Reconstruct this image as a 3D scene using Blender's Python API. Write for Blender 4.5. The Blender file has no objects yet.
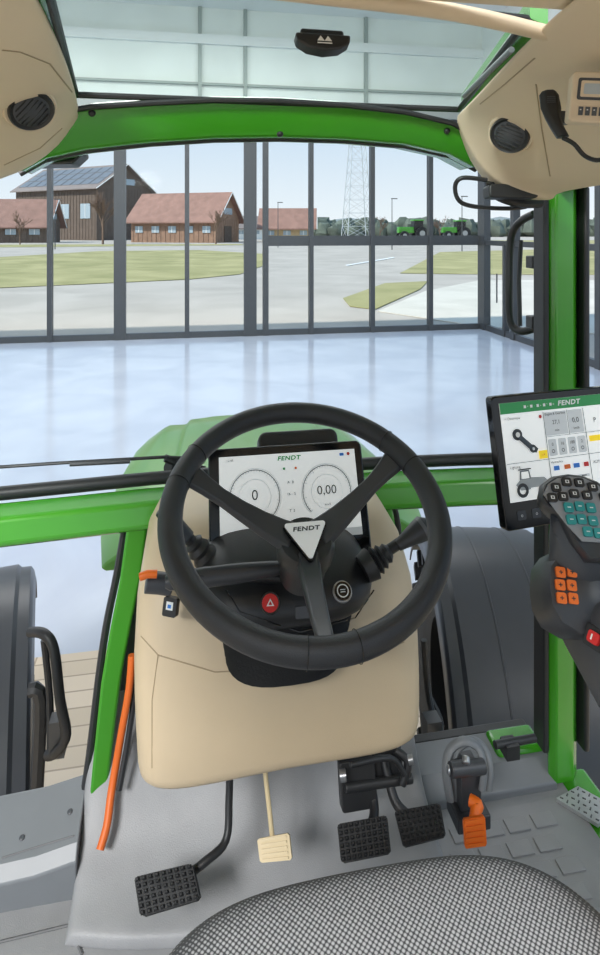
import bpy, math, random
from mathutils import Vector, Matrix
random.seed(4)
E=2.9; YAW=math.radians(10); S=math.sin(YAW); C=math.cos(YAW)
def V(px,py,t):
    a=(px-300)/600; b=(230-py)/600
    return Vector((t*(S+a*C), t*(C-a*S), E+t*b))
def VY(px,py,Y): return V(px,py,Y/(C-(px-300)/600*S))
def VX(px,py,X): return V(px,py,X/(S+(px-300)/600*C))
def VZ(px,py,z): return V(px,py,(z-E)/((230-py)/600))
def W(x,y,zr): return Vector((x,y,E+zr))
scn=bpy.context.scene
scn.view_settings.view_transform='Standard'
def hit(px,py):
    bpy.context.view_layer.update(); o=Vector((0,0,E)); d=(V(px,py,1)-o).normalized()
    ok,loc,nor,_,ob,_=scn.ray_cast(bpy.context.evaluated_depsgraph_get(),o,d)
    if not ok: return V(px,py,1.0),Vector((0,-1,0))
    if nor.dot(d)>0: nor=-nor
    return loc,nor
# ---------------------------------------------------------------- materials
def lin(c):
    r=[]
    for v in c:
        v=v/255
        r.append(v/12.92 if v<=.04045 else ((v+.055)/1.055)**2.4)
    return (*r,1)
MC={}
def mat(name,col,rough=.5,metal=0,noise=.0,nscale=30,bump=0,bscale=200,spec=.5,emit=0,coat=0):
    if name in MC: return MC[name]
    m=bpy.data.materials.new(name); m.use_nodes=True; nt=m.node_tree; p=nt.nodes['Principled BSDF']
    L=lin(col); p.inputs['Base Color'].default_value=L; p.inputs['Roughness'].default_value=rough
    p.inputs['Metallic'].default_value=metal; p.inputs['Specular IOR Level'].default_value=spec
    p.inputs['Coat Weight'].default_value=coat; p.inputs['Coat Roughness'].default_value=.1
    if emit: p.inputs['Emission Color'].default_value=L; p.inputs['Emission Strength'].default_value=emit
    tc=nt.nodes.new('ShaderNodeTexCoord')
    if noise:
        n=nt.nodes.new('ShaderNodeTexNoise'); n.inputs['Scale'].default_value=nscale; n.inputs['Detail'].default_value=4
        nt.links.new(tc.outputs['Object'],n.inputs['Vector'])
        r=nt.nodes.new('ShaderNodeValToRGB'); r.color_ramp.elements[0].position=.3; r.color_ramp.elements[1].position=.7
        r.color_ramp.elements[0].color=tuple(min(1,x*(1-noise)) for x in L[:3])+(1,)
        r.color_ramp.elements[1].color=tuple(min(1,x*(1+noise)) for x in L[:3])+(1,)
        nt.links.new(n.outputs['Fac'],r.inputs['Fac']); nt.links.new(r.outputs['Color'],p.inputs['Base Color'])
    if bump:
        n=nt.nodes.new('ShaderNodeTexNoise'); n.inputs['Scale'].default_value=bscale
        nt.links.new(tc.outputs['Object'],n.inputs['Vector'])
        b=nt.nodes.new('ShaderNodeBump'); b.inputs['Strength'].default_value=bump; b.inputs['Distance'].default_value=.002
        nt.links.new(n.outputs['Fac'],b.inputs['Height']); nt.links.new(b.outputs['Normal'],p.inputs['Normal'])
    MC[name]=m; return m
def glassmat(name,tint,fac=.04,rough=0.0):
    m=bpy.data.materials.new(name); m.use_nodes=True; nt=m.node_tree
    nt.nodes.remove(nt.nodes['Principled BSDF']); out=nt.nodes['Material Output']
    t=nt.nodes.new('ShaderNodeBsdfTransparent'); t.inputs[0].default_value=tint
    g=nt.nodes.new('ShaderNodeBsdfGlossy'); g.inputs['Roughness'].default_value=rough
    x=nt.nodes.new('ShaderNodeMixShader'); x.inputs[0].default_value=fac
    nt.links.new(t.outputs[0],x.inputs[1]); nt.links.new(g.outputs[0],x.inputs[2])
    nt.links.new(x.outputs[0],out.inputs['Surface']); return m
GREEN=mat('green_paint',(62,150,32),.24,0,.04,6,coat=.6)
GREEND=mat('green_hood',(96,158,70),.3,coat=.25)
BEIGE=mat('beige_plastic',(206,187,157),.42,0,.03,8,bump=.15,bscale=700)
BEIGE2=mat('beige_liner',(220,202,176),.6,0,.02,8,bump=.1,bscale=500)
BLACK=mat('black_plastic',(36,37,39),.42,bump=.15,bscale=900)
BLACKG=mat('black_gloss',(14,15,17),.12)
RIM=mat('rim_leather',(38,40,44),.4,bump=.35,bscale=900)
SPOKE=mat('spoke_plastic',(56,58,62),.36)
SPOKEG=mat('spoke_satin',(60,62,66),.28)
JOY=mat('joystick_grey',(104,107,112),.4)
JOYL=mat('joystick_light_plate',(150,153,158),.4)
DGREY=mat('dark_grey',(66,69,74),.42,0,.05,20)
FEND=mat('fender_plastic',(56,59,64),.34,0,.06,10,spec=.5)
RUBBER=mat('rubber',(26,27,29),.65,bump=.3,bscale=300)
FLOORG=mat('floor_grey',(142,143,145),.48,0,.06,14,bump=.3,bscale=500)
FLOORD=mat('floor_grey_seam',(96,97,99),.6)
BSEAM=mat('beige_seam',(164,146,118),.6)
SILL=mat('sill_grey',(112,116,120),.42,0,.04,10)
SILVER=mat('silver',(170,172,175),.3,.8)
STEEL=mat('steel_plate',(176,179,181),.4,.2,.08,60,bump=.3,bscale=250)
ORANGE=mat('orange',(236,112,28),.4)
CABLE=mat('orange_cable',(206,98,34),.5)
RED=mat('red',(206,36,34),.35)
TEAL=mat('teal',(40,150,150),.4)
WHITE=mat('white',(240,242,240),.4)
SCRW=mat('screen_white',(238,241,240),.3,emit=.35)
SCRG=mat('screen_grey',(200,205,207),.3,emit=.2)
INK=mat('screen_ink',(52,58,62),.4)
INKL=mat('screen_ink_light',(120,128,132),.4,emit=.05)
INKM=mat('screen_ink_mid',(160,167,170),.4,emit=.1)
SCGREEN=mat('screen_green',(40,130,70),.4,emit=.3)
YEL=mat('screen_yellow',(250,215,30),.4,emit=.3)
BLUE=mat('screen_blue',(40,110,190),.4,emit=.2)
MULL=mat('mullion_grey',(80,83,86),.4,.2)
GLASS=glassmat('window_glass',(.98,.985,.985,1),.0008)
WSG=glassmat('windscreen_glass',(.98,.99,.985,1),.002)
HGL=glassmat('hatch_glass',(.88,.93,.91,1),.01)
m=bpy.data.materials.new('seat_fabric'); m.use_nodes=True; nt=m.node_tree; p=nt.nodes['Principled BSDF']; p.inputs['Roughness'].default_value=.85
tc=nt.nodes.new('ShaderNodeTexCoord'); mp=nt.nodes.new('ShaderNodeMapping'); mp.inputs['Rotation'].default_value=(0,0,.78); mp.inputs['Scale'].default_value=(1,1,.15)
vo=nt.nodes.new('ShaderNodeTexVoronoi'); vo.inputs['Scale'].default_value=235; vo.inputs['Randomness'].default_value=.08
rp=nt.nodes.new('ShaderNodeValToRGB'); rp.color_ramp.elements[0].position=.24; rp.color_ramp.elements[0].color=lin((196,197,200)); rp.color_ramp.elements[1].position=.54; rp.color_ramp.elements[1].color=lin((66,67,70))
nt.links.new(tc.outputs['Object'],mp.inputs[0]); nt.links.new(mp.outputs[0],vo.inputs['Vector']); nt.links.new(vo.outputs['Distance'],rp.inputs[0]); nt.links.new(rp.outputs[0],p.inputs['Base Color'])
SEAT=m
def floormat(name,c1,c2,rough,scale,planks=False):
    m=bpy.data.materials.new(name); m.use_nodes=True; nt=m.node_tree; p=nt.nodes['Principled BSDF']; p.inputs['Roughness'].default_value=rough
    tc=nt.nodes.new('ShaderNodeTexCoord')
    n=nt.nodes.new('ShaderNodeTexNoise'); n.inputs['Scale'].default_value=scale; n.inputs['Detail'].default_value=6; n.inputs['Distortion'].default_value=.6
    r=nt.nodes.new('ShaderNodeValToRGB'); r.color_ramp.elements[0].position=.35; r.color_ramp.elements[1].position=.68
    r.color_ramp.elements[0].color=lin(c1); r.color_ramp.elements[1].color=lin(c2)
    nt.links.new(tc.outputs['Object'],n.inputs['Vector']); nt.links.new(n.outputs['Fac'],r.inputs[0])
    if planks:
        b=nt.nodes.new('ShaderNodeTexBrick'); b.inputs['Scale'].default_value=1; b.inputs['Brick Width'].default_value=2.2; b.inputs['Row Height'].default_value=.14; b.inputs['Mortar Size'].default_value=.006
        b.inputs['Mortar'].default_value=lin((170,150,126)); b.inputs['Color1'].default_value=lin(c1); b.inputs['Color2'].default_value=lin(c2)
        nt.links.new(tc.outputs['Object'],b.inputs['Vector']); nt.links.new(b.outputs['Color'],p.inputs['Base Color'])
    else: nt.links.new(r.outputs[0],p.inputs['Base Color'])
    return m
HALLF=floormat('polished_concrete',(196,203,218),(212,219,231),.13,.9)
PLANK=floormat('wood_planks',(222,204,180),(206,188,162),.35,2,True)
GRASS=floormat('grass',(144,142,92),(178,170,122),.9,.25)
PAVE=floormat('asphalt',(172,165,156),(190,183,174),.9,.25)
CONC=floormat('concrete_slabs',(200,195,184),(214,209,198),.9,.4)
# ---------------------------------------------------------------- mesh tools
class M:
    def __init__(s,mt=None): s.v=[];s.f=[];s.mi=[];s.mats=[];s.cur=0; s.m(mt) if mt else None
    def m(s,mt):
        if mt not in s.mats: s.mats.append(mt)
        s.cur=s.mats.index(mt); return s
    def add(s,vs,fs):
        o=len(s.v); s.v+=[Vector(x) for x in vs]; s.f+=[[i+o for i in f] for f in fs]; s.mi+=[s.cur]*len(fs); return s
    def box(s,c,sz,R=None):
        c=Vector(c); h=Vector(sz)/2; vs=[]
        for z in(-1,1):
            for x,y in((-1,-1),(1,-1),(1,1),(-1,1)):
                q=Vector((x*h.x,y*h.y,z*h.z)); 
                if R: q=R@q
                vs.append(c+q)
        return s.add(vs,[(3,2,1,0),(4,5,6,7),(0,1,5,4),(1,2,6,5),(2,3,7,6),(3,0,4,7)])
    def bb(s,a,b): a=Vector(a);b=Vector(b); return s.box((a+b)/2,[abs(b[i]-a[i]) for i in range(3)])
    def loft(s,rings,caps=True,closed=False):
        n=len(rings[0]); vs=[p for r in rings for p in r]; fs=[]; k=len(rings)
        for i in range(k if closed else k-1):
            j=(i+1)%k
            for q in range(n): fs.append((i*n+q,i*n+(q+1)%n,j*n+(q+1)%n,j*n+q))
        if caps and not closed: fs.append(tuple(range(n))[::-1]); fs.append(tuple((k-1)*n+q for q in range(n)))
        return s.add(vs,fs)
    def grid(s,rows):
        n=len(rows[0]); fs=[]
        for i in range(len(rows)-1):
            for j in range(n-1): fs.append((i*n+j,i*n+j+1,(i+1)*n+j+1,(i+1)*n+j))
        return s.add([p for r in rows for p in r],fs)
    def prism(s,pts,vec):
        vec=Vector(vec); pts=[Vector(p) for p in pts]; n=len(pts)
        return s.add(pts+[p+vec for p in pts],[tuple(range(n)),tuple(range(n,2*n))[::-1]]+[(i,i+n,(i+1)%n+n,(i+1)%n) for i in range(n)])
    def tube(s,pts,r,n=10,closed=False,smooth=0,flat=1.0):
        pts=[Vector(p) for p in pts]
        if smooth: pts=cr(pts,smooth,closed)
        k=len(pts); rings=[]; up=None
        for i,p in enumerate(pts):
            if closed: d=(pts[(i+1)%k]-pts[i-1])
            else: d=pts[min(i+1,k-1)]-pts[max(i-1,0)]
            d.normalize()
            if up is None: up=d.orthogonal().normalized()
            up=(up-d*up.dot(d)).normalized(); sd=d.cross(up)
            rr=r[i*len(r)//k] if isinstance(r,list) else r
            rings.append([p+up*math.cos(2*math.pi*q/n)*rr+sd*math.sin(2*math.pi*q/n)*rr*flat for q in range(n)])
        return s.loft(rings,True,closed)
    def cyl(s,a,b,r,r2=None,n=20):
        a=Vector(a);b=Vector(b);d=(b-a).normalized();u=d.orthogonal().normalized();w=d.cross(u); r2=r if r2 is None else r2
        return s.loft([[p+(u*math.cos(2*math.pi*q/n)+w*math.sin(2*math.pi*q/n))*rr for q in range(n)] for p,rr in((a,r),(b,r2))])
    def lathe(s,o,ax,prof,n=32,u=None,sx=1,sy=1):
        o=Vector(o);ax=Vector(ax).normalized();u=(Vector(u) if u else ax.orthogonal()).normalized();w=ax.cross(u)
        return s.loft([[o+ax*h+(u*math.cos(2*math.pi*q/n)*sx+w*math.sin(2*math.pi*q/n)*sy)*r for q in range(n)] for r,h in prof])
    def ball(s,c,r,n=10,k=6,j=0):
        c=Vector(c); rs=[]
        for i in range(1,k):
            th=math.pi*i/k; jj=1+random.uniform(-j,j)
            rs.append([c+Vector((math.sin(th)*math.cos(2*math.pi*q/n),math.sin(th)*math.sin(2*math.pi*q/n),math.cos(th)))*r*(1+random.uniform(-j,j)) for q in range(n)])
        return s.loft(rs)
def cr(pts,k,closed=False):
    out=[];n=len(pts)
    for i in range(n if closed else n-1):
        g=lambda j: pts[j%n] if closed else pts[max(0,min(n-1,j))]
        a,b,c,d=g(i-1),g(i),g(i+1),g(i+2)
        for q in range(k):
            t=q/k; out.append(.5*((2*b)+(c-a)*t+(2*a-5*b+4*c-d)*t*t+(3*b-a-3*c+d)*t**3))
    if not closed: out.append(pts[-1])
    return out
def sup(cx,cy,z,hx,hy,n=32,p=3.0):
    r=[]
    for q in range(n):
        a=2*math.pi*q/n; c=math.cos(a);s_=math.sin(a)
        r.append(Vector((cx+hx*math.copysign(abs(c)**(2/p),c),cy+hy*math.copysign(abs(s_)**(2/p),s_),z)))
    return r
class Fr:
    def __init__(s,o,r,u):
        s.o=Vector(o);s.r=Vector(r).normalized();u=Vector(u);s.u=(u-s.r*u.dot(s.r)).normalized();s.n=s.r.cross(s.u)
    def p(s,x,y,z=0): return s.o+s.r*x+s.u*y+s.n*z
    def rect(s,m,x0,y0,x1,y1,z,d=.0006):
        m.prism([s.p(x0,y0,z),s.p(x1,y0,z),s.p(x1,y1,z),s.p(x0,y1,z)],s.n*d)
    def poly(s,m,pts,z,d=.0002): m.prism([s.p(x,y,z) for x,y in pts],s.n*d)
    def rr(s,x0,y0,x1,y1,r,z=0,k=5):
        o=[]
        for cx,cy,a0 in((x1-r,y1-r,0),(x0+r,y1-r,90),(x0+r,y0+r,180),(x1-r,y0+r,270)):
            for i in range(k+1):
                a=math.radians(a0+90*i/k); o.append(s.p(cx+r*math.cos(a),cy+r*math.sin(a),z))
        return o
    def rrect(s,m,x0,y0,x1,y1,r,z,d): m.prism(s.rr(x0,y0,x1,y1,r,z),s.n*d)
    def ring(s,m,cx,cy,r0,r1,z,a0=0,a1=360,k=48):
        rows=[[],[]]
        for i in range(k+1):
            a=math.radians(a0+(a1-a0)*i/k)
            rows[0].append(s.p(cx+r0*math.cos(a),cy+r0*math.sin(a),z)); rows[1].append(s.p(cx+r1*math.cos(a),cy+r1*math.sin(a),z))
        m.grid([rows[1],rows[0]])
    def disc(s,m,cx,cy,r,z,d,k=24): m.prism([s.p(cx+r*math.cos(2*math.pi*i/k),cy+r*math.sin(2*math.pi*i/k),z) for i in range(k)],s.n*d)
    def text(s,m,t,x,y,size,z,align='CENTER',bold=0,shear=0,wide=1):
        cu=bpy.data.curves.new('t','FONT'); cu.body=t; cu.size=size; cu.align_x=align; cu.align_y='CENTER'; cu.resolution_u=3; cu.offset=bold*size; cu.shear=shear; cu.space_character=1+bold*3
        ob=bpy.data.objects.new('t',cu); scn.collection.objects.link(ob); bpy.context.view_layer.update()
        me=bpy.data.meshes.new_from_object(ob)
        m.add([s.p(x+v.co.x*wide,y+v.co.y,z) for v in me.vertices],[tuple(f.vertices) for f in me.polygons])
        bpy.data.objects.remove(ob); bpy.data.meshes.remove(me); bpy.data.curves.remove(cu)
    def logo(s,m,x,y,size,z): s.text(m,'FENDT',x,y,size,z,bold=.035,shear=.18,wide=1.25)
WO={}
ROOTS=[]
def fin(m,name,parent=None,smooth=True,bevel=0,sub=0,solid=0,label=None,cat=None,kind=None,group=None,ang=40,weld=False):
    me=bpy.data.meshes.new(name)
    mn=Vector([min(v[i] for v in m.v) for i in range(3)]); mx=Vector([max(v[i] for v in m.v) for i in range(3)])
    c=(mn+mx)/2; c.z=mn.z
    me.from_pydata([v-c for v in m.v],[],m.f)
    for mt in m.mats: me.materials.append(mt)
    for i,pl in enumerate(me.polygons): pl.material_index=m.mi[i]; pl.use_smooth=smooth
    me.update()
    if smooth and not sub: me.set_sharp_from_angle(angle=math.radians(ang))
    ob=bpy.data.objects.new(name,me); scn.collection.objects.link(ob)
    WO[ob.name]=c.copy()
    if parent: ob.parent=parent; ob.location=c-WO[parent.name]
    else: ob.location=c
    if solid: q=ob.modifiers.new('s','SOLIDIFY'); q.thickness=solid; q.offset=0
    if bevel: q=ob.modifiers.new('b','BEVEL'); q.width=bevel; q.segments=3; q.limit_method='ANGLE'; q.angle_limit=.6
    if sub: q=ob.modifiers.new('u','SUBSURF'); q.levels=sub; q.render_levels=sub
    if label: ob['label']=label
    if cat: ob['category']=cat
    if kind: ob['kind']=kind
    if group: ob['group']=group
    return ob
def thing(name,label,cat,group=None):
    o=bpy.data.objects.new(name,None); o.empty_display_size=.1; scn.collection.objects.link(o); WO[o.name]=Vector((0,0,0))
    o['label']=label; o['category']=cat
    if group: o['group']=group
    ROOTS.append(o); return o
def settle():
    bpy.context.view_layer.update()
    for r in ROOTS:
        pts=[]
        for ch in r.children_recursive:
            if ch.type=='MESH': pts+=[WO[ch.name]+v.co for v in ch.data.vertices]
        mn=Vector([min(v[i] for v in pts) for i in range(3)]); mx=Vector([max(v[i] for v in pts) for i in range(3)])
        c=(mn+mx)/2; c.z=mn.z; r.location=c; WO[r.name]=c
        for ch in r.children: ch.location=ch.location-c
# ---------------------------------------------------------------- hall
YW=16.45; XR=8.35; PY_=4.32
m=M(HALLF); m.bb((-26,PY_,-.1),(XR+.15,YW+.15,0)); fin(m,'floor',smooth=False,kind='structure')
m=M(PLANK); m.bb((-26,-16,-.1),(XR+.15,PY_,0)); fin(m,'floor_planks',smooth=False,kind='structure').name='floor.001'
CEIL=mat('ceiling_white',(232,235,234),.7,0,.03,.5)
m=M(CEIL); m.bb((-26,-16,8.9),(XR+.15,YW+.15,9.1)); fin(m,'ceiling',smooth=False,kind='structure')
posts=[-8.9,-7.16,-5.42,-3.68,-1.93,-.19,1.51,3.21,4.98,6.72,8.27]
GT=6.1
UP=mat('upper_cladding',(226,231,228),.5,0,.06,.8,emit=.06); UPB=mat('upper_bars',(160,168,164),.5)  # cladding is no lamp; slight emission added to lift its brightness
m=M(UP); m.bb((-26,YW-.05,GT),(XR,YW+.1,8.9)); 
m.m(UPB)
for x in (-3.68,.15,1.37,4.77): m.bb((x-.05,YW-.15,GT),(x+.05,YW-.05,8.9))
m.m(CEIL); m.bb((-26,YW-.18,7.9),(XR,YW-.05,8.15)); m.m(UPB); m.bb((-26,YW-.16,GT),(XR,YW-.05,GT+.22)); m.bb((-26,YW-.16,6.8),(XR,YW-.05,6.86))
fin(m,'wall_front',smooth=False,kind='structure')
GB=mat('green_beam',(160,188,160),.5)
for i,y in enumerate((13,9.4,5.8)):
    m=M(GB if i==0 else CEIL); m.bb((-26,y,8.45),(XR,y+.18,8.9)); fin(m,'trim_%d'%(i+20),smooth=False,kind='structure')
for i in range(len(posts)-1):
    x0,x1=posts[i],posts[i+1]
    thick=.30 if i in(4,) else (.34 if i==6 else .12)
    m=M(MULL)
    m.bb((x0-thick/2,YW-.1,0),(x0+thick/2,YW+.1,GT)); 
    m.bb((x0+thick/2,YW-.06,0),(x1-.06,YW+.06,.16)); m.bb((x0+thick/2,YW-.05,GT-.12),(x1-.06,YW+.05,GT))
    if i==6: m.bb((x0+.35,YW-.09,0),(x0+.5,YW+.09,GT))
    if i>=6: m.bb((x0+.4 if i==6 else x0+.06,YW-.06,2.46),(x1-.06,YW+.06,2.74))
    o=fin(m,'window_%d'%(i+1),smooth=False,kind='structure')
    g=M(GLASS); g.bb((x0+thick/2,YW-.01,.16),(x1-.06,YW+.01,GT-.12)); fin(g,'pane',o,smooth=False)
ys=[YW,14.7,13.0,11.3,9.6,7.9,6.2,4.5,2.8,1.1]
for i in range(len(ys)-1):
    y1,y0=ys[i],ys[i+1]; m=M(MULL)
    m.bb((XR-.1,y1-.16 if i else y1-.3,0),(XR+.1,y1 if i else y1+.1,GT)); m.bb((XR-.06,y0,0),(XR+.06,y1,.16)); m.bb((XR-.06,y0,2.46),(XR+.06,y1,2.6)); m.bb((XR-.06,y0,GT-.12),(XR+.06,y1,GT))
    if i==0: m.bb((XR-.08,y0+.35,0),(XR+.08,y0+.45,2.5)); m.cyl((XR-.16,y0+.6,.9),(XR-.16,y0+.6,1.7),.02,n=8)
    o=fin(m,'window_%d'%(i+20),smooth=False,kind='structure')
    g=M(GLASS); g.bb((XR-.01,y0,.16),(XR+.01,y1-.16,GT-.12)); fin(g,'pane',o,smooth=False)
m=M(UP); m.bb((XR-.05,1.1,GT),(XR+.1,YW-.05,8.9)); fin(m,'wall_right',smooth=False,kind='structure')
# ---------------------------------------------------------------- outside
m=M(PAVE); m.bb((-400,YW+.15,-.2),(400,700,-.01)); m.bb((XR+.15,-60,-.2),(400,YW+.15,-.01)); fin(m,'ground',smooth=False,kind='structure')
def patch(name,pts,mt,z,label):
    m=M(mt); m.prism([VZ(a,b,z) for a,b in pts][::-1],(0,0,-.02)); 
    fin(m,name,smooth=False,label=label,cat='lawn' if mt is GRASS else 'path')
patch('lawn',[(-60,262),(0,257),(100,251),(200,250),(268,254),(262,266),(240,274),(190,279),(80,284),(-60,290)],GRASS,.03,'strip of short yellowish lawn beside the road')
patch('lawn',[(343,298),(385,283),(428,281),(420,289),(375,309),(350,306)],GRASS,.03,'small rounded lawn patch beside pale paving')
patch('lawn',[(400,273),(440,252),(700,245),(700,275),(480,274)],GRASS,.03,'wide open lawn beside the pavement')
patch('paved_path',[(378,311),(425,291),(480,280),(620,280),(620,335),(480,326)],CONC,.02,'pale concrete slab paving between lawns')
patch('lawn',[(-200,245),(240,244),(245,245),(-200,249)],GRASS,.03,'far grass verge in front of the barns')
patch('lawn',[(300,240.5),(700,240),(700,243),(330,245)],GRASS,.04,'far grass field below the trees')
m=M(WHITE); 
for k in range(4):
    m.prism([VZ(a,b,.03) for a,b in [(345+k*12,265-k*2),(357+k*12,263-k*2),(359+k*12,263.6-k*2),(347+k*12,265.7-k*2)]],(0,0,-.01))
fin(m,'road_marking',smooth=False,label='white painted parking line on grey asphalt',cat='road marking')
WD=mat('barn_dark_wood',(108,94,84),.8,0,.15,1); RW=mat('barn_red_wood',(152,122,102),.8,0,.15,1); RR=mat('roof_red_tile',(150,116,104),.8,0,.15,.6); RD=mat('roof_dark',(134,124,120),.7,0,.1,.6)
YWALL=mat('barn_tan_wood',(198,172,132),.8,0,.1,1); WIN=mat('barn_window',(168,184,194),.2); BDOOR=mat('barn_door',(100,84,74),.8); SOLAR=mat('solar_blue',(112,117,124),.35)
def barn(label,c,L,Wd,h,rh,rot,wm,rm,nwin=4,solar=False):
    r=thing('barn',label,'barn'); R=Matrix.Rotation(math.radians(rot),3,'Z'); c=Vector((c.x,c.y,0))
    T=lambda x,y,z:c+R@Vector((x,y,z))
    w=M(wm); sec=lambda x:[T(x,-Wd/2,0),T(x,Wd/2,0),T(x,Wd/2,h),T(x,0,rh),T(x,-Wd/2,h)]
    w.loft([sec(-L/2),sec(L/2)])
    k_=int(L/1.2)
    for i in range(k_): w.box(T(-L/2+L*(i+.5)/k_,-Wd/2-.03,h/2),(.12,.12,h),R)
    for i in range(int(Wd/1.2)): w.box(T(L/2+.03,-Wd/2+1.2*(i+.5),h/2),(.12,.12,h),R)
    fin(w,'walls',r,smooth=False)
    q=M(rm); o=1.2; k=(rh-h)/(Wd/2)
    for sg in(-1,1):
        q.prism([T(-L/2-o,0,rh+.35),T(L/2+o,0,rh+.35),T(L/2+o,sg*(Wd/2+o),h-k*o+.35),T(-L/2-o,sg*(Wd/2+o),h-k*o+.35)],(0,0,-.3))
    q.m(WHITE); q.tube([T(L/2+o+.05,-Wd/2-o,h-k*o+.2),T(L/2+o+.05,0,rh+.2),T(L/2+o+.05,Wd/2+o,h-k*o+.2)],.12,5)
    fin(q,'roof',r,smooth=False)
    if solar:
        q=M(SOLAR)
        for i in range(9):
            for j in range(3):
                x0=-L/2+L*(i+.06)/9; x1=-L/2+L*(i+.94)/9; y0=-(Wd/2)*(.12+j*.28); y1=-(Wd/2)*(.12+j*.28+.25); Z=lambda y:rh+k*y+.5
                q.prism([T(x0,y0,Z(y0)),T(x1,y0,Z(y0)),T(x1,y1,Z(y1)),T(x0,y1,Z(y1))],(0,0,-.1))
        fin(q,'solar_panels',r,smooth=False)
    for i in range(nwin):
        x=-L/2+L*(i+.5)/nwin; q=M(WIN); q.box(T(x,-Wd/2-.05,h*.55),(L/nwin*.45,.2,h*.28),R); q.m(WHITE); q.box(T(x,-Wd/2-.08,h*.55),(.15,.25,h*.28),R); fin(q,'window',r,smooth=False)
    q=M(BDOOR); q.box(T(L/2+.06,0,h*.35),(.2,Wd*.3,h*.7),R); fin(q,'door',r,smooth=False)
    q=M(WIN); q.box(T(L/2+.06,0,h+.3*(rh-h)),(.2,Wd*.35,(rh-h)*.25),R); fin(q,'gable_window',r,smooth=False)
    return r
barn('large dark timber barn with solar panels on a dark roof',V(84,240,185),34,22,15,22,-38,WD,RD,4,True)
barn('low dark barn with a red tiled roof',V(-4,240,140),26,10,4.5,9.8,-5,WD,RR,5)
barn('long red-brown timber barn with red tiled roof',V(186,240,145),22,13,5.5,11.5,-28,RW,RR,5)
barn('small tan barn with red tiled roof',V(288,240,150),12,9,4,8,-12,YWALL,RR,3)
barn('low white shed with a dark roof',V(240,240,190),14,8,4,7,0,WHITE,RD,3)
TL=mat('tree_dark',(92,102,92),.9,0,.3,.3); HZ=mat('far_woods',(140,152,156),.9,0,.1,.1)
m=M(TL)
for i in range(110):
    px=random.uniform(315,640); t=random.uniform(250,300); h=random.uniform(4,8.5)
    c=V(px,230,t); m.ball((c.x,c.y,h*.45),h*.62,8,5,.25)
fin(m,'tree_line',label='dense dark evergreen tree line along the horizon',cat='trees',kind='stuff')
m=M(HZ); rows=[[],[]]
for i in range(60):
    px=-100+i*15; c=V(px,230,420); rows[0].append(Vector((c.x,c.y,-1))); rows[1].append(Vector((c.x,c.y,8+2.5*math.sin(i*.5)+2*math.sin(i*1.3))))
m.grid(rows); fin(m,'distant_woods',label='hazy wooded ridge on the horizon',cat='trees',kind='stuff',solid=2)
BARK=mat('bark',(122,100,86),.9)
def tree(c,h,label,kk=4):
    m=M(BARK)
    def br(p,d,l,r,k):
        q=p+d*l; m.cyl(p,q,r,r*.65,5)
        if k: 
            for _ in range(5 if kk>4 else 4): br(p+d*l*random.uniform(.45,1),(d+Vector((random.uniform(-.75,.75),random.uniform(-.75,.75),random.uniform(-.1,.5)))).normalized(),l*random.uniform(.5,.75),r*.6,k-1)
    br(Vector((c.x,c.y,0)),Vector((0,0,1)),h*.36,h*.018,4)
    fin(m,'bare_tree',label=label,cat='tree')
tree(V(103,240,123),15,'tall leafless deciduous tree beside the dark barn',5)
tree(V(216,240,124),10,'leafless tree before the red-brown barn')
tree(V(20,240,120),8,'small leafless tree beside the low barn')
tree(V(380,240,180),9,'leafless tree near the lattice mast')
tree(V(440,240,185),9,'leafless tree beside the field')
c=V(357,240,180); m=M(mat('tower_grey',(196,203,208),.5,.1)); Ht=36; 
def lv(k,z): 
    w=3.9-2.4*z/Ht; return Vector((c.x+(w if k in(1,2) else -w),c.y+(w if k in(2,3) else -w),z))
for k in range(4): m.cyl(lv(k,0),lv(k,Ht),.13,.10,6)
for j in range(9):
    z0=j*4;z1=z0+4
    for k in range(4): m.cyl(lv(k,z0),lv((k+1)%4,z1),.05,n=5); m.cyl(lv((k+1)%4,z0),lv(k,z1),.05,n=5); m.cyl(lv(k,z1),lv((k+1)%4,z1),.05,n=5)
fin(m,'lattice_mast',label='tall grey steel lattice mast on open ground',cat='mast')
for (px,t) in((55,90),(278,100),(392,88),(462,82)):
    c=V(px,240,t); m=M(MULL); m.cyl((c.x,c.y,0),(c.x,c.y,7.5),.08,.05,8); m.box((c.x+.35,c.y,7.5),(.9,.25,.12)); fin(m,'street_lamp',label='slim grey street lamp beside the road',cat='lamp',group='street lamps along the road')
def minitractor(px,t,label,s=1.7):
    c=V(px,240,t); r=thing('farm_tractor',label,'tractor'); x,y=c.x,c.y
    m=M(GREEN); m.bb((x-2.2*s,y-.5*s,1.0*s),(x+.2*s,y+.5*s,1.9*s)); fin(m,'hood',r,bevel=.15)
    m=M(BLACKG); m.bb((x+.1*s,y-.7*s,1.3*s),(x+1.5*s,y+.7*s,2.8*s)); m.m(GREEN); m.bb((x,y-.8*s,2.8*s),(x+1.6*s,y+.8*s,3.0*s)); fin(m,'cab',r,bevel=.08)
    for dx,rr in((-1.5,.65),(1.2,.95)):
        for q in(-1,1):
            m=M(RUBBER); m.cyl((x+dx*s,y+q*.7*s,rr*s),(x+dx*s,y+q*1.1*s,rr*s),rr*s,n=20); m.m(SILVER); m.cyl((x+dx*s,y+q*.69*s,rr*s),(x+dx*s,y+q*1.12*s,rr*s),rr*s*.45,n=16); fin(m,'wheel',r)
minitractor(412,178,'small green farm tractor parked outdoors by the field',2.0); minitractor(455,190,'green farm tractor parked beside the field edge',2.0)
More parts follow.
